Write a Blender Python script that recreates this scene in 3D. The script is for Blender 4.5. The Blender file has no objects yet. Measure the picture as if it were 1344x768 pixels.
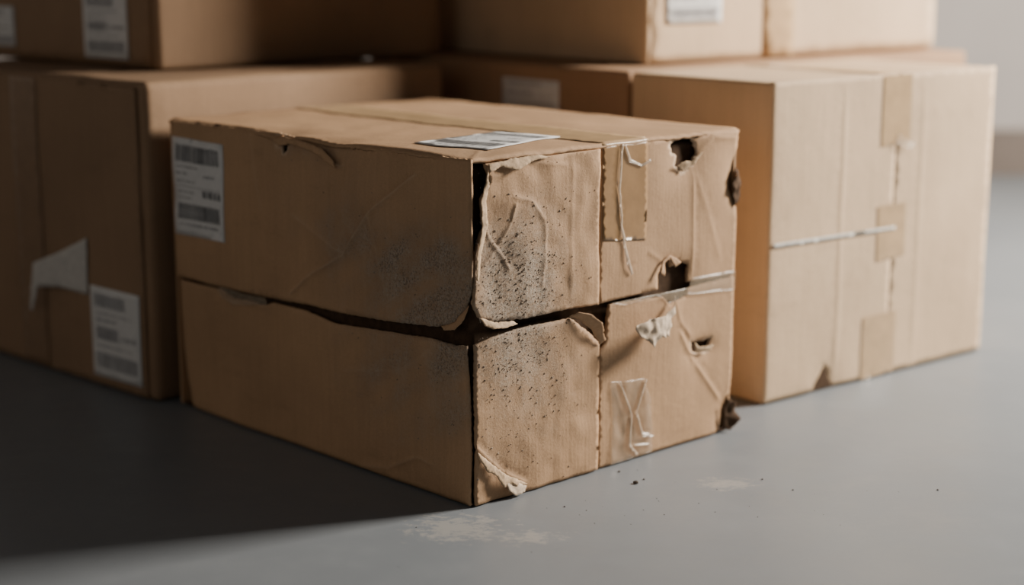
import bpy, math, random, bmesh
from mathutils import Vector, noise
from mathutils.geometry import delaunay_2d_cdt
random.seed(7)
col=bpy.context.scene.collection
# ------------------------------------------------------------------ camera
th=math.radians(11.54); f=2174.0; h=0.617
cam=bpy.data.cameras.new("camera"); co=bpy.data.objects.new("camera",cam); col.objects.link(co)
co.location=(0,0,h); co.rotation_euler=(math.radians(90)-th,0,0); cam.sensor_width=36; cam.lens=f/1344*36
cam.dof.use_dof=True; cam.dof.focus_distance=1.88; cam.dof.aperture_fstop=1.8
bpy.context.scene.camera=co

# ------------------------------------------------------------------ materials
def newmat(name):
    m=bpy.data.materials.new(name); m.use_nodes=True
    nt=m.node_tree; b=nt.nodes["Principled BSDF"]; return m,nt,b
def N(nt,t,**kw):
    n=nt.nodes.new(t)
    for k,v in kw.items(): setattr(n,k,v)
    return n
def ramp(nt,fac,stops):
    r=N(nt,'ShaderNodeValToRGB'); e=r.color_ramp.elements
    while len(e)<len(stops): e.new(0.5)
    for el,(p,c) in zip(e,stops): el.position=p; el.color=c if len(c)==4 else (*c,1)
    nt.links.new(fac,r.inputs[0]); return r.outputs[0]
def mixc(nt,fac,a,b,mode='MIX'):
    m=N(nt,'ShaderNodeMix',data_type='RGBA',blend_type=mode)
    for s,v in ((0,fac),(6,a),(7,b)):
        if isinstance(v,bpy.types.NodeSocket): nt.links.new(v,m.inputs[s])
        else: m.inputs[s].default_value=v if not isinstance(v,tuple) or len(v)==4 else (*v,1)
    return m.outputs[2]
def math_(nt,op,a,b=None,clamp=False):
    m=N(nt,'ShaderNodeMath',operation=op); m.use_clamp=clamp
    for i,v in enumerate((a,b)):
        if v is None: continue
        if isinstance(v,bpy.types.NodeSocket): nt.links.new(v,m.inputs[i])
        else: m.inputs[i].default_value=v
    return m.outputs[0]
def noisetex(nt,vec,scale,detail=4,rough=.6):
    n=N(nt,'ShaderNodeTexNoise'); n.inputs['Scale'].default_value=scale; n.inputs['Detail'].default_value=detail; n.inputs['Roughness'].default_value=rough
    nt.links.new(vec,n.inputs['Vector']); return n.outputs['Fac']
def mapping(nt,vec,scale=(1,1,1),loc=(0,0,0)):
    m=N(nt,'ShaderNodeMapping'); m.inputs['Scale'].default_value=scale; m.inputs['Location'].default_value=loc
    nt.links.new(vec,m.inputs['Vector']); return m.outputs[0]

def cardboard(name,base,seed=0.0,flute=1.0):
    m,nt,b=newmat(name)
    tc=N(nt,'ShaderNodeTexCoord').outputs['Object']
    v=mapping(nt,tc,loc=(seed,seed*.7,seed*.3))
    big=noisetex(nt,v,5,3,.5)
    fine=noisetex(nt,v,420,3,.7)
    st=noisetex(nt,mapping(nt,v,(150,150,6)),1.0,3,.6)
    sc=noisetex(nt,mapping(nt,v,(9,9,30)),1.0,6,.75)
    d=tuple(x*.80 for x in base); l=tuple(min(1,x*1.14) for x in base)
    c=ramp(nt,big,[(.3,d),(.7,l)])
    c=mixc(nt,.35,c,ramp(nt,st,[(.3,tuple(x*.82 for x in base)),(.7,tuple(x*1.15 for x in base))]))
    c=mixc(nt,.22,c,ramp(nt,fine,[(.3,tuple(x*.6 for x in base)),(.7,tuple(x*1.3 for x in base))]))
    c=mixc(nt,ramp(nt,sc,[(.56,(0,0,0)),(.78,(.45,.45,.45))]),c,tuple(x*.6 for x in base))
    dust=N(nt,'ShaderNodeAttribute',attribute_name='dust').outputs['Fac']
    tear_crease_light=N(nt,'ShaderNodeAttribute',attribute_name='tear_crease_light').outputs['Fac']
    dn=noisetex(nt,v,26,9,.8); dn2=noisetex(nt,v,300,5,.85)
    film=math_(nt,'MULTIPLY',dust,math_(nt,'ADD',.45,math_(nt,'MULTIPLY',dn,.7)),True)
    c=mixc(nt,math_(nt,'MULTIPLY',film,.50),c,(.20,.158,.118))
    pw=math_(nt,'ADD',dust,math_(nt,'MULTIPLY',math_(nt,'SUBTRACT',dn,.54),4.5))
    pw=math_(nt,'MULTIPLY',math_(nt,'MULTIPLY',pw,dust,True),ramp(nt,dn2,[(.42,(.1,.1,.1)),(.56,(1,1,1))]),True)
    c=mixc(nt,math_(nt,'MULTIPLY',pw,.70),c,(.44,.385,.32))
    sp=math_(nt,'ADD',math_(nt,'MULTIPLY',dust,.20),noisetex(nt,mapping(nt,v,loc=(3,1,2)),420,4,.8))
    spm=ramp(nt,sp,[(.70,(0,0,0)),(.77,(1,1,1))])
    c=mixc(nt,math_(nt,'MULTIPLY',math_(nt,'MULTIPLY',spm,dust,True),.6),c,(.085,.066,.05))
    c=mixc(nt,tear_crease_light,c,mixc(nt,fine,(.44,.31,.20),(.64,.49,.35)))  # pale tone for torn edges and for painted crease highlights
    nt.links.new(c,b.inputs['Base Color'])
    b.inputs['Roughness'].default_value=.78; b.inputs['Specular IOR Level'].default_value=.25
    sx=N(nt,'ShaderNodeSeparateXYZ'); nt.links.new(v,sx.inputs[0])
    s=math_(nt,'ADD',sx.outputs[0],sx.outputs[1])
    wob=math_(nt,'MULTIPLY',noisetex(nt,mapping(nt,v,(14,14,3)),1,2),.012)
    w=math_(nt,'SINE',math_(nt,'MULTIPLY',math_(nt,'ADD',s,wob),2*math.pi/.0062))
    fl=math_(nt,'MULTIPLY',w,math_(nt,'MULTIPLY',noisetex(nt,mapping(nt,v,(8,8,4)),1,3),.055*flute))
    hsum=math_(nt,'ADD',fl,math_(nt,'MULTIPLY',fine,.35))
    hsum=math_(nt,'ADD',hsum,math_(nt,'MULTIPLY',noisetex(nt,v,30,5,.6),1.3))
    hsum=math_(nt,'ADD',hsum,math_(nt,'MULTIPLY',st,.25))
    hsum=math_(nt,'ADD',hsum,math_(nt,'MULTIPLY',math_(nt,'MULTIPLY',dust,dn2,True),2.6))
    bp=N(nt,'ShaderNodeBump'); bp.inputs['Strength'].default_value=.5; bp.inputs['Distance'].default_value=.0016
    nt.links.new(hsum,bp.inputs['Height']); nt.links.new(bp.outputs[0],b.inputs['Normal'])
    return m
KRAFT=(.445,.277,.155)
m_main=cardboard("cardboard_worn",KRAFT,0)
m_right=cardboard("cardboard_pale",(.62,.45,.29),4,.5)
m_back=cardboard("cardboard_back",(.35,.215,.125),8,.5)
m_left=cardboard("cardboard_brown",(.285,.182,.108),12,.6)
def simple(name,colr,rough=.7,spec=.3,nscale=60,var=.12,bump=.1,alpha=1,metal=0):
    m,nt,b=newmat(name); tc=N(nt,'ShaderNodeTexCoord').outputs['Object']
    n=noisetex(nt,tc,nscale,4)
    c=ramp(nt,n,[(.3,tuple(x*(1-var) for x in colr)),(.7,tuple(min(1,x*(1+var)) for x in colr))])
    nt.links.new(c,b.inputs['Base Color']); b.inputs['Roughness'].default_value=rough; b.inputs['Specular IOR Level'].default_value=spec
    b.inputs['Alpha'].default_value=alpha
    bp=N(nt,'ShaderNodeBump'); bp.inputs['Strength'].default_value=bump; bp.inputs['Distance'].default_value=.001
    nt.links.new(n,bp.inputs['Height']); nt.links.new(bp.outputs[0],b.inputs['Normal']); return m
m_label=simple("label_paper",(.64,.64,.63),.55,.3,90,.05)
m_ink=simple("label_ink",(.15,.15,.155),.6,.2,200,.4)
m_inkg=simple("label_ink_grey",(.34,.34,.35),.6,.2,200,.3)
m_tape=simple("packing_tape",(.29,.17,.075),.36,.45,45,.12,.25)
m_tapeL=simple("packing_tape_brown",(.24,.148,.083),.4,.4,45,.1,.2)
m_tapeR=simple("packing_tape_pale",(.46,.31,.17),.32,.5,45,.12,.25)
m_clear=simple("clear_tape",(.56,.44,.31),.22,.6,60,.1,.4,.20)
m_strand=simple("tape_strand",(.58,.47,.36),.3,.6,60,.1,.4,.5)
m_torn=simple("torn_paper",(.46,.33,.21),.85,.2,180,.3,.6)
m_tornl=simple("torn_paper_light",(.54,.43,.32),.85,.2,180,.25,.6)
m_tornw=simple("torn_white_paper",(.56,.54,.50),.8,.2,120,.1,.4)
m_in=simple("cardboard_inside_shaded",(.075,.046,.028),.9,.1,80,.3,.4)  # near-black: shade of the closed box interior put into the colour
m_grit=simple("dirt_grains",(.25,.20,.155),.95,.1,900,.5,.3)
m_gritd=simple("dark_crumbs",(.09,.07,.055),.95,.1,900,.5,.3)

# ------------------------------------------------------------------ geometry helpers
def link(me,name,parent,mats):
    o=bpy.data.objects.new(name,me); col.objects.link(o)
    if parent: o.parent=parent
    for m in mats: me.materials.append(m)
    return o
def inpoly(p,poly):
    x,y=p; c=False; n=len(poly)
    for i in range(n):
        x1,y1=poly[i]; x2,y2=poly[i-1]
        if (y1>y)!=(y2>y) and x<(x2-x1)*(y-y1)/(y2-y1)+x1: c=not c
    return c
def resample(poly,sp,jag=0,seed=0):
    out=[]; n=len(poly)
    for i in range(n):
        a=poly[i]; b=poly[(i+1)%n]
        j=a[2] if len(a)>2 else jag
        L=math.hypot(b[0]-a[0],b[1]-a[1]); k=max(1,int(round(L/(sp*(.6 if j else 1)))))
        for q in range(k):
            t=q/k; x=a[0]+(b[0]-a[0])*t; y=a[1]+(b[1]-a[1])*t
            if j and q: 
                x+=j*(noise.noise(Vector((x*260,y*260,seed)))+.5*noise.noise(Vector((x*700,y*700,seed+3))))
                y+=j*(noise.noise(Vector((x*260,y*260,seed+9)))+.5*noise.noise(Vector((x*700,y*700,seed+5))))
            out.append((x,y))
    return out
def segd(p,a,b):
    dx,dy=b[0]-a[0],b[1]-a[1]; L2=dx*dx+dy*dy
    t=0 if L2==0 else max(0,min(1,((p[0]-a[0])*dx+(p[1]-a[1])*dy)/L2))
    ex=p[0]-a[0]-t*dx; ey=p[1]-a[1]-t*dy
    side=(dx*ey-dy*ex)
    return math.hypot(ex,ey),t,(1 if side>0 else -1)
def crease_off(p,creases):
    o=0
    for (a,b,amp,w) in creases:
        d,t,s=segd(p,a,b)
        if d<4*w:
            env=min(1,min(t,1-t)*8+.15)
            o+=amp*env*(math.exp(-(d/w)**2)-.5*math.exp(-((d-1.8*w)/w)**2)*(1 if s>0 else .2))
    return o
FACE={'F':lambda u,v,o,H:(u,-o,v),'S':lambda u,v,o,H:(-o,u,v),'T':lambda u,v,o,H:(u,v,H+o)}
def panel(name,outline,face,parent,mat,disp=None,sp=.006,holes=(),creases=(),thick=.003,H=.4,jag=0,dust=None,tear_crease_light=0,tearedge=0,seed=0,inner=None,crease_light=0):
    ol=resample(outline,sp,jag,seed); hs=[resample(hh,sp*.5,.0025,seed+i) for i,hh in enumerate(holes)]
    pts=[];edges=[]
    for lp in [ol]+hs:
        s=len(pts); pts+=lp; edges+=[(s+i,s+(i+1)%len(lp)) for i in range(len(lp))]
    xs=[p[0] for p in ol]; ys=[p[1] for p in ol]
    cell={}
    for p in pts: cell.setdefault((int(p[0]/sp),int(p[1]/sp)),[]).append(p)
    def far(p,mn):
        cx,cy=int(p[0]/sp),int(p[1]/sp)
        for i in (-1,0,1):
            for j in (-1,0,1):
                for q in cell.get((cx+i,cy+j),()):
                    if (q[0]-p[0])**2+(q[1]-p[1])**2<mn*mn: return False
        return True
    def add(p,mn):
        if inpoly(p,ol) and not any(inpoly(p,hh) for hh in hs) and far(p,mn):
            pts.append(p); cell.setdefault((int(p[0]/sp),int(p[1]/sp)),[]).append(p)
    for (a,b,amp,w) in creases:
        L=math.hypot(b[0]-a[0],b[1]-a[1]); k=max(2,int(L/(w*1.0))); nx,ny=-(b[1]-a[1])/L,(b[0]-a[0])/L
        for q in range(k+1):
            for s in (0,-.7,.7,-1.7,1.7):
                t=q/k; add((a[0]+(b[0]-a[0])*t+nx*s*w,a[1]+(b[1]-a[1])*t+ny*s*w),w*.5)
    y=min(ys); r=0
    while y<max(ys):
        x=min(xs)+(sp/2 if r%2 else 0)
        while x<max(xs):
            add((x+random.uniform(-.15,.15)*sp,y+random.uniform(-.15,.15)*sp),sp*.55); x+=sp
        y+=sp*.87; r+=1
    res=delaunay_2d_cdt([Vector(p) for p in pts],edges,[],0,1e-6)
    V=[(v.x,v.y) for v in res[0]]; F=[]
    for t in res[2]:
        c=(sum(V[i][0] for i in t)/3,sum(V[i][1] for i in t)/3)
        if inpoly(c,ol) and not any(inpoly(c,hh) for hh in hs): F.append(t)
    fn=FACE[face]; out=[]
    for (u,v) in V:
        o=(disp(u,v) if disp else 0)+crease_off((u,v),creases)
        out.append(fn(u,v,o,H))
    me=bpy.data.meshes.new(name); 
    if F:
        a,b,c=[Vector(out[i]) for i in F[0]]
        nrm=(b-a).cross(c-a); want=Vector(fn(0,0,1,0))-Vector(fn(0,0,0,0))
        if nrm.dot(want)<0: F=[tuple(reversed(t)) for t in F]
    me.from_pydata(out,[],F); me.update()
    da=me.attributes.new('dust','FLOAT','POINT'); ta=me.attributes.new('tear_crease_light','FLOAT','POINT')
    for i,(u,v) in enumerate(V):
        da.data[i].value=dust(u,v) if dust else 0
        t=tear_crease_light
        if crease_light:
            for (a,b,amp,w) in creases:
                dd,tt,_=segd((u,v),a,b)
                if dd<2*w and amp>0: t=max(t,crease_light*min(1,amp/.0015)*math.exp(-(dd/(.5*w))**2)*(.6+.5*noise.noise(Vector((u*90,v*90,3)))))  # light catching the folds, painted as a paler line along each crease
        if tearedge:
            for hh in hs:
                dm=min(math.hypot(u-q[0],v-q[1]) for q in hh)
                if dm<tearedge: t=max(t,1-dm/tearedge)
        ta.data[i].value=t
    for p in me.polygons: p.use_smooth=True
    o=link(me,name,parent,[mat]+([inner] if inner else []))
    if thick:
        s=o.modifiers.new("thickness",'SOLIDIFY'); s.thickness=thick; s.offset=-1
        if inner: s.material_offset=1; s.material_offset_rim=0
    return o
def rounded_body(name,W,L,H,r,parent,mat,amp=.0015,seed=0,sp=.02,z0=0):
    def ax(n):
        a=[0,.25*r,.6*r,r]; k=max(2,int((n-2*r)/sp)); 
        return a+[r+(n-2*r)*i/k for i in range(1,k)]+[n-r,n-.6*r,n-.25*r,n]
    X,Y,Z=ax(W),ax(L),ax(H); bm=bmesh.new()
    def grid(A,B,fn,flip):
        g=[[bm.verts.new(fn(a,b)) for b in B] for a in A]
        for i in range(len(A)-1):
            for j in range(len(B)-1):
                q=[g[i][j],g[i+1][j],g[i+1][j+1],g[i][j+1]]
                bm.faces.new(q[::-1] if flip else q)
    grid(X,Z,lambda a,b:(a,0,b),False); grid(X,Z,lambda a,b:(a,L,b),True)
    grid(Y,Z,lambda a,b:(0,a,b),True); grid(Y,Z,lambda a,b:(W,a,b),False)
    grid(X,Y,lambda a,b:(a,b,0),True); grid(X,Y,lambda a,b:(a,b,H),False)
    bmesh.ops.remove_doubles(bm,verts=bm.verts,dist=1e-6)
    for v in bm.verts:
        p=v.co; q=Vector((min(max(p.x,r),W-r),min(max(p.y,r),L-r),min(max(p.z,r),H-r)))
        d=p-q
        if d.length>1e-9:
            d.normalize(); v.co=q+d*r
            n=noise.noise(p*7+Vector((seed,0,0)))*amp*.7+noise.noise(p*22+Vector((seed,5,0)))*amp*.4
            off=d*n
            if p.z<r*1.2: off.z=0
            v.co+=off
        v.co.z+=z0
    me=bpy.data.meshes.new(name); bm.normal_update(); bm.to_mesh(me); bm.free()
    for p in me.polygons: p.use_smooth=True
    return link(me,name,parent,[mat])
def empty(name,loc,az,z=0):
    e=bpy.data.objects.new(name,None); col.objects.link(e); e.empty_display_size=.05
    e.location=(loc[0],loc[1],z); e.rotation_euler=(0,0,math.radians(90-az)); return e
def quads(name,rects,face,parent,mat,disp,H=.4,xf=None,off=.0009):
    V=[];Fc=[]; fn=FACE[face]
    for (x,y,w,hh) in rects:
        s=len(V)
        for (a,b) in ((x,y),(x+w,y),(x+w,y+hh),(x,y+hh)):
            u,v=xf(a,b); V.append(fn(u,v,disp(u,v)+off,H))
        Fc.append((s,s+1,s+2,s+3))
    me=bpy.data.meshes.new(name); me.from_pydata(V,[],Fc); me.update()
    return link(me,name,parent,[mat])
def label(name,c00,c10,c11,c01,face,parent,disp,H=.4,style=0,sp=.012,seed=1):
    rnd=random.Random(seed)
    def xf(a,b): return (c00[0]*(1-a)*(1-b)+c10[0]*a*(1-b)+c11[0]*a*b+c01[0]*(1-a)*b,
                         c00[1]*(1-a)*(1-b)+c10[1]*a*(1-b)+c11[1]*a*b+c01[1]*(1-a)*b)
    d=lambda u,v:disp(u,v)+.0009
    panel(name,[c00,c10,c11,c01],face,parent,m_label,d,sp,thick=.0005,H=H,seed=seed)
    ink=[];gr=[]
    def barcode(x0,x1,y0,y1,tgt):
        x=x0
        while x<x1:
            w=rnd.choice([.006,.010,.016,.022]); tgt.append((x,y0,min(w,x1-x),y1-y0)); x+=w+rnd.choice([.006,.009,.014])
    def text(x0,x1,y,hh,tgt):
        x=x0
        while x<x1:
            w=rnd.uniform(.012,.03); tgt.append((x,y,w,hh)); x+=w+rnd.choice([.008,.01,.03])
    if style==0:
        barcode(.08,.92,.76,.93,ink); text(.08,.5,.70,.022,gr); text(.08,.30,.63,.02,gr); text(.08,.42,.55,.02,gr)
        text(.58,.93,.415,.075,ink); text(.08,.40,.44,.02,gr); text(.08,.35,.38,.018,gr)
        barcode(.08,.92,.17,.33,ink); text(.10,.85,.10,.028,gr); gr.append((.06,.505,.88,.006)); text(.62,.8,.62,.03,gr)
    else:
        barcode(.08,.7,.78,.92,gr); text(.1,.8,.70,.02,gr); text(.1,.5,.62,.03,gr); barcode(.1,.55,.42,.56,gr); text(.6,.9,.45,.05,gr)
        text(.1,.8,.34,.02,gr); barcode(.08,.92,.10,.27,gr)
    if ink: quads(name+"_barcode",ink,face,parent,m_ink,disp,H,xf,.0013)
    if gr: quads(name+"_text",gr,face,parent,m_inkg,disp,H,xf,.0013)
mm=lambda L:[tuple(x/1000 for x in p) for p in L]
def cr(L): return [((a/1000,b/1000),(c/1000,d/1000),amp/1000,w/1000) for (a,b,c,d,amp,w) in L]
def poly_cr(pts,amp,w):
    return [((a[0]/1000,a[1]/1000),(b[0]/1000,b[1]/1000),amp/1000,w/1000) for a,b in zip(pts,pts[1:])]
def G(u,v,cu,cv,su,sv): return math.exp(-((u-cu)/su)**2-((v-cv)/sv)**2)
def nz(u,v,s,seed): return noise.noise(Vector((u*s,v*s,seed)))

# ================================================================== MAIN DAMAGED BOX
M=empty("damaged_cardboard_box",(-.045,1.794),46.65)
W,L,H=.46,.61,.40
def dustF(u,v):
    d=1.0*G(u,v,.05,.265,.075,.065)+.7*G(u,v,.06,.17,.085,.05)+.5*G(u,v,.10,.235,.07,.04)+.35*G(u,v,.10,.12,.08,.06)+.3*G(u,v,.02,.05,.1,.04)+.25*G(u,v,.12,.33,.08,.06)
    return min(1,d)
def dustS(u,v):
    d=.75*G(u,v,.03,.25,.06,.08)+.6*G(u,v,.10,.24,.09,.055)+.4*G(u,v,.19,.25,.09,.06)+.5*G(u,v,.05,.13,.10,.08)+.35*G(u,v,.15,.12,.10,.06)+.3*G(u,v,.22,.31,.13,.05)+.4*G(u,v,.30,.385,.09,.02)
    return max(0,min(1,d*(1+1.0*nz(u*.6,v+u*.5,30,77))))
def dFA(u,v):
    return .002+.0018*nz(u,v,18,1)+.0017*nz(u,v,45,2)-.004*G(u,v,.03,.29,.03,.05)+.003*G(u,v,.0,.24,.03,.03)
crFA=poly_cr([(12,340),(30,305),(48,285),(58,268)],1.3,2.4)+poly_cr([(60,352),(92,344),(112,318),(113,280),(108,240)],1.0,2.6)+poly_cr([(8,268),(40,296),(60,322),(66,345)],1.1,2)+poly_cr([(30,376),(90,388),(150,380)],.8,3)+cr([(155,215,157,390,.5,3)])
panel("side_flap_torn",mm([(18,392,1.6),(26,371,1.6),(14,353,1.6),(19,322,1.6),(7,290,1.6),(4,262,1.6),(-1,238,1.6),(8,222,1.5),(30,213,1.2),(83,209,.8),(145,210,.8),(202,208,0),(202,394,0),(110,393,.7)]),
 'F',M,m_main,dFA,.0045,creases=crFA,thick=.0035,dust=dustF,seed=1,inner=m_in,crease_light=.3)
hole1=mm([(331,390),(350,396),(372,393),(382,376),(373,361),(352,353),(341,361),(346,373),(333,380)])
def dFB(u,v):
    return -.0005+.0018*nz(u,v,15,3)-.006*G(u,v,.355,.375,.03,.03)-.006*G(u,v,.34,.225,.03,.02)-.010*G(u,v,.465,.335,.02,.03)+.002*G(u,v,.41,.30,.03,.08)
crFB=cr([(374,350,374,215,.9,2.5)])+poly_cr([(384,376),(410,392),(455,388)],1.0,3)+poly_cr([(318,245),(290,262),(262,250)],.6,3)+poly_cr([(377,350),(400,300),(430,230)],.5,4)
panel("side_panel_upper",mm([(205.5,208,0),(312,211,1.5),(312,228,1.5),(320,243,1.5),(331,247,1.5),(337,235,1.5),(350,241,1.5),(368,235,1.5),(366,213,.7),(459,211,0),(460,300,1.5),(453,325,2),(461,352,1.5),(459,397,0),(205.5,397,0)]),
 'F',M,m_main,dFB,.005,holes=[hole1],creases=crFB,thick=.0035,dust=dustF,tearedge=.003,seed=2,inner=m_in)
def dFC(u,v): return .001+.0014*nz(u,v,17,5)+.0013*nz(u,v,45,6)+.002*G(u,v,.1,.19,.08,.02)-.004*G(u,v,0.04,.02,.03,.03)
crFC=poly_cr([(4,72),(30,48),(52,30),(85,12)],1.6,2.6)
panel("side_panel_lower",mm([(6,2,0),(205,2,0),(206,160,1.2),(186,177,1.5),(153,199,1),(83,199,.9),(30,196,1.2),(4,190,1.2),(5,90,.5)]),
 'F',M,m_main,dFC,.0045,creases=crFC,thick=.0035,dust=dustF,seed=3,inner=m_in)
slot=mm([(377,134),(385,118),(412,116),(420,133),(400,130)])
def dFD(u,v): return -.0015+.0014*nz(u,v,16,7)-.005*G(u,v,.398,.122,.025,.012)-.008*G(u,v,.455,.02,.02,.03)+.0035*G(u,v,.3,.16,.05,.04)
crFD=poly_cr([(353,150),(385,105),(440,43)],1.2,3)+poly_cr([(377,140),(352,165),(345,190)],.8,3)+cr([(300,200,455,200,.8,3)])
panel("side_panel_lower_far",mm([(208.5,2,0),(435,2,1),(448,14,2),(455,30,2),(459,50,1),(459,207,1),(369,205,1.5),(364,195,1.5),(331,190,1.5),(318,201,1.5),(224,204,1),(220,180,1),(217,158,1),(208.5,150,0)]),
 'F',M,m_main,dFD,.005,holes=[slot],creases=crFD,thick=.0035,dust=dustF,tearedge=.002,seed=4,inner=m_in)
def edge_round(d,r): 
    return 0 if d>r else -(r-math.sqrt(max(0,r*r-(r-max(d,0))**2)))
def dSA(u,v):
    return .0028*nz(u,v,8,11)+.0024*nz(u,v,22,12)+.004*math.exp(-((v-.2)/.05)**2)*(1-min(1,u/.5))+edge_round(.61-u,.01)-.006*G(u,v,.37,.40,.03,.02)-.006*G(u,v,.25,.40,.06,.03)+.003*G(u,v,.02,.21,.03,.02)
crSA=poly_cr([(96,372),(180,318),(230,262),(300,228),(341,198)],2.8,2.6)+cr([(238,370,262,382,1.6,2),(180,318,150,230,1.0,3),(420,395,400,300,.7,4),(230,262,330,300,.8,4)])+poly_cr([(330,396),(300,388),(262,381),(238,368),(228,372)],1.0,2.5)
hS1=mm([(368,394),(352,398),(340,392),(341,380),(350,374),(355,386),(364,384)])
panel("long_side_upper",mm([(0,398,0),(0,250,1.2),(7,234,1.5),(24,214,1.5),(56,203,1.2),(120,197,1),(246,190,1),(308,190,.8),(400,186,.8),(500,184,.3),(606,184,0),(608,398,0),(368,399,1),(330,397,1.6),(262,390,1.6),(209,395,1)]),
 'S',M,m_main,dSA,.006,holes=[hS1],creases=crSA,thick=.0035,dust=dustS,tearedge=.003,seed=5,inner=m_in,crease_light=.55)
def dSB(u,v):
    return .001+.0024*nz(u,v,8,15)+.0014*nz(u,v,25,16)+.003*math.exp(-((v-.18)/.03)**2)*math.exp(-u/.2)+edge_round(.61-u,.025)+edge_round(v,.006)*.6-.012*G(u,v,.61,.0,.03,.04)
crSB=poly_cr([(202,6),(150,14),(96,40),(70,36)],1.3,3)+poly_cr([(495,183),(450,176),(391,172)],1.0,3)+poly_cr([(60,180),(120,140),(230,120)],.8,4)
panel("long_side_lower",mm([(4,2,0),(590,2,0),(604,14,0),(608,181,0),(497,181,.6),(470,174,1.4),(392,176,1.4),(380,181,.8),(308,182,1),(246,176,1),(150,182,.8),(60,188,1),(22,187,1.2),(4,190,1.2)]),
 'S',M,m_main,dSB,.006,creases=crSB,thick=.0035,dust=dustS,seed=6,inner=m_in,crease_light=.35)
def dT(u,v):
    return .0015*nz(u,v,8,21)+.0012*nz(u,v,22,22)-.005*G(u,v,0,.36,.03,.03)-.005*G(u,v,0,.25,.03,.05)-.0025*G(u,v,.0,.03,.04,.04)+edge_round(u,.004)+edge_round(v,.003)
panel("top_panel",mm([(0,0,.8),(60,-2,1.2),(115,-3,1),(200,-2,0),(300,-1,.8),(340,0,.8),(461,0,0),(461,610,0),(0,610,0),(0,375,.8),(4,350,1.2),(0,330,1),(3,250,1),(0,200,.5)]),
 'T',M,m_main,dT,.008,creases=cr([(0,0,60,50,.8,4)]),thick=.0035,dust=lambda u,v:.25*G(u,v,.05,.05,.1,.1),seed=7,inner=m_in)
def plain(name,verts,parent,mat,th=.0035):
    me=bpy.data.meshes.new(name); me.from_pydata(verts,[],[tuple(range(len(verts)))]); me.update()
    o=link(me,name,parent,[mat]); s=o.modifiers.new("t",'SOLIDIFY'); s.thickness=th; s.offset=-1; return o
plain("far_side",[(.46,.004,.003),(.46,.606,.003),(.46,.606,.398),(.46,.004,.398)],M,m_main)
plain("back_side",[(.458,.61,.003),(.002,.61,.003),(.002,.61,.398),(.458,.61,.398)],M,m_main)
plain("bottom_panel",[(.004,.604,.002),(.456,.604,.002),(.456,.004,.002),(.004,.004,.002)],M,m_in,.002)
rounded_body("dark_inner_core",.44,.585,.385,.006,M,m_in,.001,1,.05,.005).location=(.011,.0125,0)  # solid core, darkened to stand for the shade inside the hollow box
def scrap(name,pts,face,hinge,lift,power,mat,base=.002,sp=.003,th=.0007,jag=.9,seed=0,wob=.0015,parent=M,H=.4,clamp=.06):
    (a,b)=hinge; a=(a[0]/1000,a[1]/1000); b=(b[0]/1000,b[1]/1000)
    dx,dy=b[0]-a[0],b[1]-a[1]; LL=math.hypot(dx,dy)
    def d(u,v):
        dist=abs(dx*(v-a[1])-dy*(u-a[0]))/LL
        return base+lift*(min(dist,clamp)/.02)**power+wob*nz(u,v,90,seed)
    P=[p if len(p)>2 else (p[0],p[1],jag) for p in pts]
    return panel(name,mm(P),face,parent,mat,d,sp,thick=th,seed=seed,H=H,dust=(dustF if face=='F' and parent is M else None))
scrap("peeled_top_strip",[(22,392),(20,383),(40,388),(62,382),(90,390),(118,392),(100,396),(60,395)],'F',((20,396),(118,396)),.008,1.0,m_torn,.0035,seed=1)
scrap("peeled_edge_curl",[(20,390),(28,372),(20,352),(24,322),(12,292),(8,262),(4,264),(3,290),(14,322),(10,352),(20,372)],'F',((32,392),(16,262)),.006,1.2,m_torn,.0015,seed=2)
scrap("torn_seam_flap",[(338,200),(331,190),(308,182),(276,183),(243,179),(252,164),(262,160),(276,147),(290,158),(309,155),(318,172),(334,188)],'F',((340,204),(350,184)),.010,.8,m_tornl,.001,seed=3,wob=.006)
scrap("torn_seam_curl",[(150,201),(165,196),(186,180),(205,158),(210,164),(196,188),(176,202),(160,206)],'F',((150,199),(206,158)),.014,1,m_main,.002,seed=4)
scrap("hole_curl",[(338,362),(352,354),(372,362),(380,376),(374,374),(362,366),(352,368),(345,366)],'F',((338,356),(375,358)),.009,1,m_torn,.0005,seed=5)
scrap("hole_seam_curl",[(314,228),(320,244),(332,248),(338,236),(350,241),(344,246),(330,252),(316,246),(308,232)],'F',((318,250),(345,246)),.006,1,m_main,.0005,seed=6)
scrap("corner_curl",[(10,222),(30,213),(60,210),(66,206),(45,205),(25,207),(14,212)],'F',((10,222),(70,211)),.012,1,m_torn,.002,seed=7)
scrap("corner_curl_long_side",[(2,236),(24,215),(50,205),(40,202),(20,206),(6,220)],'S',((2,236),(50,205)),.008,1,m_main,.002,seed=8)
scrap("peeled_bottom_liner",[(6,66),(30,46),(50,30),(84,12),(70,10),(58,18),(44,16),(34,32),(18,42),(8,58)],'F',((6,70),(86,12)),.004,1,m_torn,.002,seed=9)
scrap("peeled_bottom_chip",[(48,26),(66,18),(82,10),(78,4),(62,3),(50,12)],'F',((48,30),(86,10)),.007,1,m_tornl,.002,seed=19)
scrap("slot_flap",[(377,134),(385,118),(412,117),(418,124),(405,124),(390,125)],'F',((380,116),(418,116)),.005,1,m_torn,.000,seed=10)
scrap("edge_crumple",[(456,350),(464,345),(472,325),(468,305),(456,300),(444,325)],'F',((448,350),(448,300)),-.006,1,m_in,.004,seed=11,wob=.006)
scrap("bottom_corner_crumple",[(446,46),(462,40),(468,16),(456,3),(440,6),(444,24)],'F',((446,46),(440,6)),.004,1,m_in,.001,seed=12,wob=.006)
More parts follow.
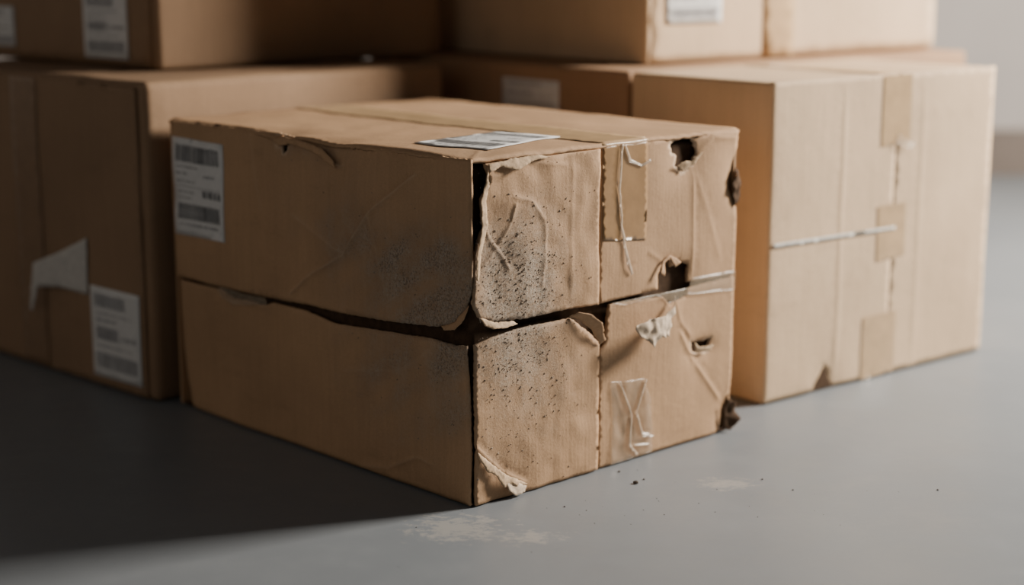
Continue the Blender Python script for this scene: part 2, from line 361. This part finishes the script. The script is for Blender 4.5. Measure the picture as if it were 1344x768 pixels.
scrap("top_edge_liner_tear",[(368,392),(340,396),(300,394),(262,388),(240,376),(236,368),(252,372),(270,380),(300,386),(330,389),(350,384)],'S',((368,398),(240,390)),.003,1,m_main,.0025,seed=13)
scrap("seam_tape_scrap",[(500,182),(490,186),(440,184),(392,186),(384,178),(420,172),(460,166),(490,172)],'S',((500,190),(384,190)),.003,1,m_clear,.003,seed=14)
panel("tape_side",mm([(209,284),(287,276),(286,397),(208,397)]),'F',M,m_tape,lambda u,v:dFB(u,v)+.0009,.005,thick=.0002,creases=poly_cr([(236,395),(232,350),(240,300),(238,280)],.9,2))
panel("tape_top",mm([(207,-1),(288,-1),(288,609),(207,609)]),'T',M,m_tapeR,lambda u,v:dT(u,v)+.0009,.008,thick=.0002)
panel("clear_tape_strand",mm([(239,397),(242,397),(238,340),(242,300),(256,250),(262,238),(259,236),(251,248),(239,296),(235,345)]),'F',M,m_strand,lambda u,v:dFB(u,v)+.0025+.002*nz(u,v,60,4),.003,thick=.0006)
panel("clear_tape_loop",mm([(243,396),(252,374),(276,367),(290,372),(288,375),(274,370),(256,378),(246,396)]),'F',M,m_strand,lambda u,v:dFB(u,v)+.003+.002*nz(u,v,60,5),.003,thick=.0006)
panel("clear_tape_wrinkled",mm([(226,108),(258,104),(288,102),(300,70),(306,34),(305,4),(268,3),(228,3),(232,60)]),'F',M,m_clear,lambda u,v:dFD(u,v)+.0018+.002*nz(u,v,60,6),.003,thick=.0006,
  creases=poly_cr([(240,105),(262,60),(258,20),(275,6)],3,2.2)+poly_cr([(288,100),(270,62),(283,30),(300,26)],3,2.2)+poly_cr([(258,20),(300,14)],2,2))
panel("wrinkle_ridge",mm([(240,106),(242,106),(263,60),(261,22),(275,8),(273,6),(258,20),(261,60)]),'F',M,m_strand,lambda u,v:dFD(u,v)+.0048,.003,thick=.0005)
panel("wrinkle_ridge_far",mm([(287,101),(289,101),(272,62),(285,29),(304,26),(304,24),(282,28),(270,62)]),'F',M,m_strand,lambda u,v:dFD(u,v)+.0048,.003,thick=.0005)
panel("seam_tape",mm([(224,206),(250,200),(312,203),(318,199),(330,190),(366,197),(459,190),(459,216),(372,218),(369,206),(316,206)]),'F',M,m_clear,lambda u,v:max(dFD(u,v),dFB(u,v))+.0018,.005,thick=.0005)
label("shipping_label",(.603,.244),(.482,.246),(.482,.375),(.603,.377),'S',M,dSA,style=0,seed=3)
label("top_shipping_label",(.047,.152),(.062,.040),(.220,.083),(.193,.169),'T',M,lambda u,v:dT(u,v)+.0006,style=0,seed=5)
def grit(name,n,samp,mat,parent,r0,r1,seed):
    rnd=random.Random(seed); bm=bmesh.new(); k=0
    while k<n:
        p=samp(rnd)
        if p is None: continue
        r=r0+(r1-r0)*rnd.random()**4
        s=bmesh.ops.create_icosphere(bm,subdivisions=1,radius=r)
        for v in s['verts']:
            v.co=Vector((v.co.x*rnd.uniform(.6,1.3),v.co.y*rnd.uniform(.6,1.3),v.co.z*rnd.uniform(.6,1.2)))+Vector(p)
        k+=1
    me=bpy.data.meshes.new(name); bm.to_mesh(me); bm.free()
    return link(me,name,parent,[mat])
def sF(rnd):
    u,v=rnd.uniform(0.006,.2),rnd.uniform(.005,.39)
    if 0.198<v<.214 or rnd.random()>dustF(u,v)**1.5*(.2+1.2*max(0,nz(u,v,60,33)+.25)): return None
    return (u,-(dFA(u,v)+crease_off((u,v),crFA) if v>.21 else dFC(u,v)),v)
def sS(rnd):
    u,v=rnd.uniform(0.004,.35),rnd.uniform(.01,.39)
    if 0.183<v<.22 or rnd.random()>.8*dustS(u,v)**1.3*(.2+1.2*max(0,nz(u,v,50,35)+.25)): return None
    return (-(dSA(u,v) if v>.2 else dSB(u,v)),u,v)
grit("dirt_grains_side",1800,sF,m_grit,M,.00025,.0015,1)
grit("dark_grains_side",280,sF,m_gritd,M,.0002,.0011,2)
grit("dirt_grains_long_side",600,sS,m_grit,M,.0002,.0011,3)
grit("dark_grains_long_side",80,sS,m_gritd,M,.0002,.0008,4)

# ================================================================== OTHER BOXES
R=empty("cardboard_box",(.349,2.234),50)
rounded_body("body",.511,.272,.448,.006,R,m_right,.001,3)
def dR(u,v): return .003+.0012*nz(u,v,10,31)-.004*G(u,v,.13,.0,.03,.04)+edge_round(u,.006)
panel("side_flap",mm([(0,3,0),(103,3,1),(118,12,1.5),(124,30,1.5),(131,37,1.5),(138,20,1.5),(152,4,1),(270.6,3,0),(270.6,449,0),(0,449,0)]),'F',R,m_right,dR,.008,thick=.003,
      creases=cr([(3,3,3,449,0,1.5),(153,8,153,440,.8,3)]))
panel("side_flap_far",mm([(271.2,3),(510,3),(510,449),(271.2,449)]),'F',R,m_right,dR,.010,thick=.003,creases=cr([(335,8,335,440,.6,3)]))
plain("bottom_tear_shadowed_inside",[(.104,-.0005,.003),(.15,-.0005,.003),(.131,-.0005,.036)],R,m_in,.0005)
dRt=lambda u,v:dR(u,v)+.0012
for i,(z0,z1,u0,u1) in enumerate([(345,447,237,303),(177,258,236,302),(2,96,212,288)]):
    panel("tape_strip_%d"%(i+1),mm([(u0,z0,0),(u1,z0+3,0),(u1,z1,0),(u0,z1,0)]),'F',R,m_tapeR,dRt,.006,thick=0,jag=0)
panel("clear_tape_band",mm([(8,222),(277,220),(277,225),(8,228)]),'F',R,m_tornw,lambda u,v:dR(u,v)+.0018,.006,thick=.0005)
panel("tape_top",mm([(237,-3),(303,-3),(303,270),(237,270)]),'T',R,m_tapeR,lambda u,v:.0012,.01,thick=.0002,H=.448)
scrap("tape_tear",[(262,350),(275,362),(290,352),(310,346),(300,338),(280,342)],'F',((262,362),(310,362)),.006,1,m_clear,.005,parent=R,seed=4)
def off(az,org,u,v):
    a=math.radians(90-az); return (org[0]+math.cos(a)*u-math.sin(a)*v, org[1]+math.sin(a)*u+math.cos(a)*v)
RB=empty("cardboard_box",off(50,(.349,2.234),.004,.282),50)
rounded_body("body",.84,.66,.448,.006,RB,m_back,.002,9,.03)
label("shipping_label",(.288,.378),(.151,.378),(.151,.425),(.288,.425),'S',RB,lambda u,v:.001,H=.448,style=1,seed=9)
RU=empty("cardboard_box",(.2077,2.584),50,.4495)
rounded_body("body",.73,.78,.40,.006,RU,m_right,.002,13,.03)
panel("side_flap",mm([(2,3),(300,3),(300,397),(2,397)]),'F',RU,m_right,lambda u,v:.003+.001*nz(u,v,9,3)+edge_round(u-.002,.006),.015,thick=.003)
panel("side_flap_far",mm([(303,3),(728,3),(728,397),(303,397)]),'F',RU,m_right,lambda u,v:.003+.001*nz(u,v,9,3),.02,thick=.003)
panel("tape_side",mm([(264,2),(339,2),(339,398),(264,398)]),'F',RU,m_tapeR,lambda u,v:.0052,.02,thick=.0002)
label("shipping_label",(.037,.061),(.162,.061),(.162,.15),(.037,.15),'F',RU,lambda u,v:.0045,style=1,seed=12)
LB=empty("cardboard_box",(-.496,2.243),44)
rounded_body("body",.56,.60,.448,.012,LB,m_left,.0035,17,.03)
dL=lambda u,v:.0035+.0015*nz(u,v,8,7)
panel("long_side_flap",mm([(18,4),(590,4),(590,436),(540,442),(18,440)]),'S',LB,m_left,dL,.012,thick=.003,creases=cr([(268,6,268,440,1.0,3)]))
panel("tape_side",mm([(275,6),(349,6),(349,440),(275,440)]),'S',LB,m_tapeL,lambda u,v:dL(u,v)+.0012,.012,thick=.0002)
label("shipping_label",(.153,.017),(.030,.018),(.029,.150),(.153,.150),'S',LB,lambda u,v:dL(u,v)+.0006,style=1,seed=21)
scrap("peeled_paper",[(154,218,.5),(225,188,.5),(281,168,1),(296,94,1),(290,94,.5),(274,132,.5),(225,138,.5),(159,134,.5)],'S',((151,219),(159,127)),.0020,1.1,m_tornw,.006,parent=LB,seed=22,sp=.006,clamp=.2)
LU=empty("cardboard_box",(-.518,2.45),44,.4495)
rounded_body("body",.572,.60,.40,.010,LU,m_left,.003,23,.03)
label("shipping_label",(.192,.012),(.072,.012),(.072,.112),(.192,.112),'S',LU,lambda u,v:.004,style=1,seed=24)
label("side_label",(.51,.02),(.40,.02),(.40,.085),(.51,.085),'S',LU,lambda u,v:.004,style=1,seed=25)
panel("long_side_flap",mm([(14,4),(590,4),(590,396),(14,396)]),'S',LU,m_left,lambda u,v:.003,.02,thick=.002)

# ================================================================== ROOM
def slab(name,x0,x1,y0,y1,z0,z1,mat):
    V=[(x,y,z) for z in (z0,z1) for y in (y0,y1) for x in (x0,x1)]
    F=[(0,2,3,1),(4,5,7,6),(0,1,5,4),(2,6,7,3),(0,4,6,2),(1,3,7,5)]
    me=bpy.data.meshes.new(name); me.from_pydata(V,[],F); me.update(); return link(me,name,None,[mat])
m,nt,b=newmat("painted_concrete_floor"); tc=N(nt,'ShaderNodeTexCoord').outputs['Object']
n1=noisetex(nt,tc,1.6,5,.6); n2=noisetex(nt,tc,14,8,.7); n3=noisetex(nt,tc,220,3,.7)
c=ramp(nt,n1,[(.3,(.170,.188,.206)),(.7,(.208,.225,.242))])
c=mixc(nt,ramp(nt,n2,[(.5,(0,0,0)),(.8,(.3,.3,.3))]),c,(.25,.262,.272))
def spot(cx,cy,rx,ry,lo,hi,sc,st=.6):
    mp=N(nt,'ShaderNodeMapping',vector_type='TEXTURE'); mp.inputs['Location'].default_value=(cx,cy,0); mp.inputs['Scale'].default_value=(rx,ry,1)
    nt.links.new(tc,mp.inputs[0]); g=N(nt,'ShaderNodeTexGradient',gradient_type='SPHERICAL'); nt.links.new(mp.outputs[0],g.inputs[0])
    s=math_(nt,'ADD',math_(nt,'MULTIPLY',g.outputs['Fac'],.35),math_(nt,'SUBTRACT',noisetex(nt,mapping(nt,tc,(1,1.6,1)),sc,8,.75),.5))
    s=math_(nt,'MULTIPLY',s,math_(nt,'MULTIPLY',g.outputs['Fac'],4,True))
    return ramp(nt,s,[(lo,(0,0,0)),(hi,(st,)*3)])
for a in ((-.062,1.73,.10,.09,.18,.27,50),(.02,1.70,.08,.05,.21,.3,60),(.255,1.885,.06,.045,.16,.28,60)):
    c=mixc(nt,spot(*a),c,(.36,.34,.31))
nt.links.new(c,b.inputs['Base Color'])
rr=ramp(nt,n2,[(.3,(.34,)*3),(.7,(.48,)*3)]); nt.links.new(rr,b.inputs['Roughness']); b.inputs['Specular IOR Level'].default_value=.45
bp=N(nt,'ShaderNodeBump'); bp.inputs['Strength'].default_value=.2; bp.inputs['Distance'].default_value=.001
nt.links.new(math_(nt,'ADD',n2,math_(nt,'MULTIPLY',n3,.3)),bp.inputs['Height']); nt.links.new(bp.outputs[0],b.inputs['Normal'])
slab("floor",-3.2,4.2,-1.5,4.75,-.05,0,m)
m_wall=simple("wall_paint",(.42,.39,.37),.8,.2,3,.06,.1)
m_base=simple("baseboard_paint",(.17,.14,.12),.6,.3,10,.1,.1)
slab("wall_back",-3.2,4.2,4.7,4.8,0,2.8,m_wall)
slab("wall_left",-3.3,-3.2,-1.5,4.8,0,2.8,m_wall)
slab("baseboard_back",-3.2,4.2,4.68,4.7,0,.13,m_base)
rnd=random.Random(5)
spots=[(.148,1.885,.0030),(.158,1.90,.0012),(.62,1.80,.0022),(.50,1.86,.0012),(.30,1.90,.0012),(.33,1.86,.001),(.13,1.93,.0014),(.06,1.80,.001)]
bm=bmesh.new()
for _ in range(40): spots.append((rnd.gauss(.06,.14),rnd.gauss(1.80,.06),rnd.uniform(.0003,.0006)))
for (x,y,r) in spots:
    dx,dy=x+.045,y-1.794; uu=dx*.7271+dy*.6865; vv=-dx*.6865+dy*.7271
    if uu>-.01 and vv>-.008: continue
    s=bmesh.ops.create_icosphere(bm,subdivisions=1,radius=r)
    for v in s['verts']: v.co=Vector((v.co.x*rnd.uniform(.7,1.6),v.co.y*rnd.uniform(.7,1.5),v.co.z*.7))+Vector((x,y,r*.6))
me=bpy.data.meshes.new("floor_crumbs"); bm.to_mesh(me); bm.free(); link(me,"floor_crumbs",None,[m_gritd])

# ================================================================== LIGHT
def area(name,loc,tgt,size,energy,colr):
    l=bpy.data.lights.new(name,'AREA'); l.shape='RECTANGLE'; l.size=size[0]; l.size_y=size[1]; l.energy=energy; l.color=colr
    o=bpy.data.objects.new(name,l); col.objects.link(o); o.location=loc
    o.rotation_euler=(Vector(loc)-Vector(tgt)).to_track_quat('Z','Y').to_euler(); return o
area("window_light",(2.55,2.95,1.5),(.4,2.25,.25),(.7,.7),275,(1,.92,.82))
area("fill_light",(-1.3,-.6,1.1),(-.1,2.0,.25),(1.2,1.2),4.5,(1,.95,.88))
w=bpy.data.worlds.new("room_ambient"); bpy.context.scene.world=w; w.use_nodes=True
bg=w.node_tree.nodes["Background"]; bg.inputs[0].default_value=(.9,.94,1,1); bg.inputs[1].default_value=.035
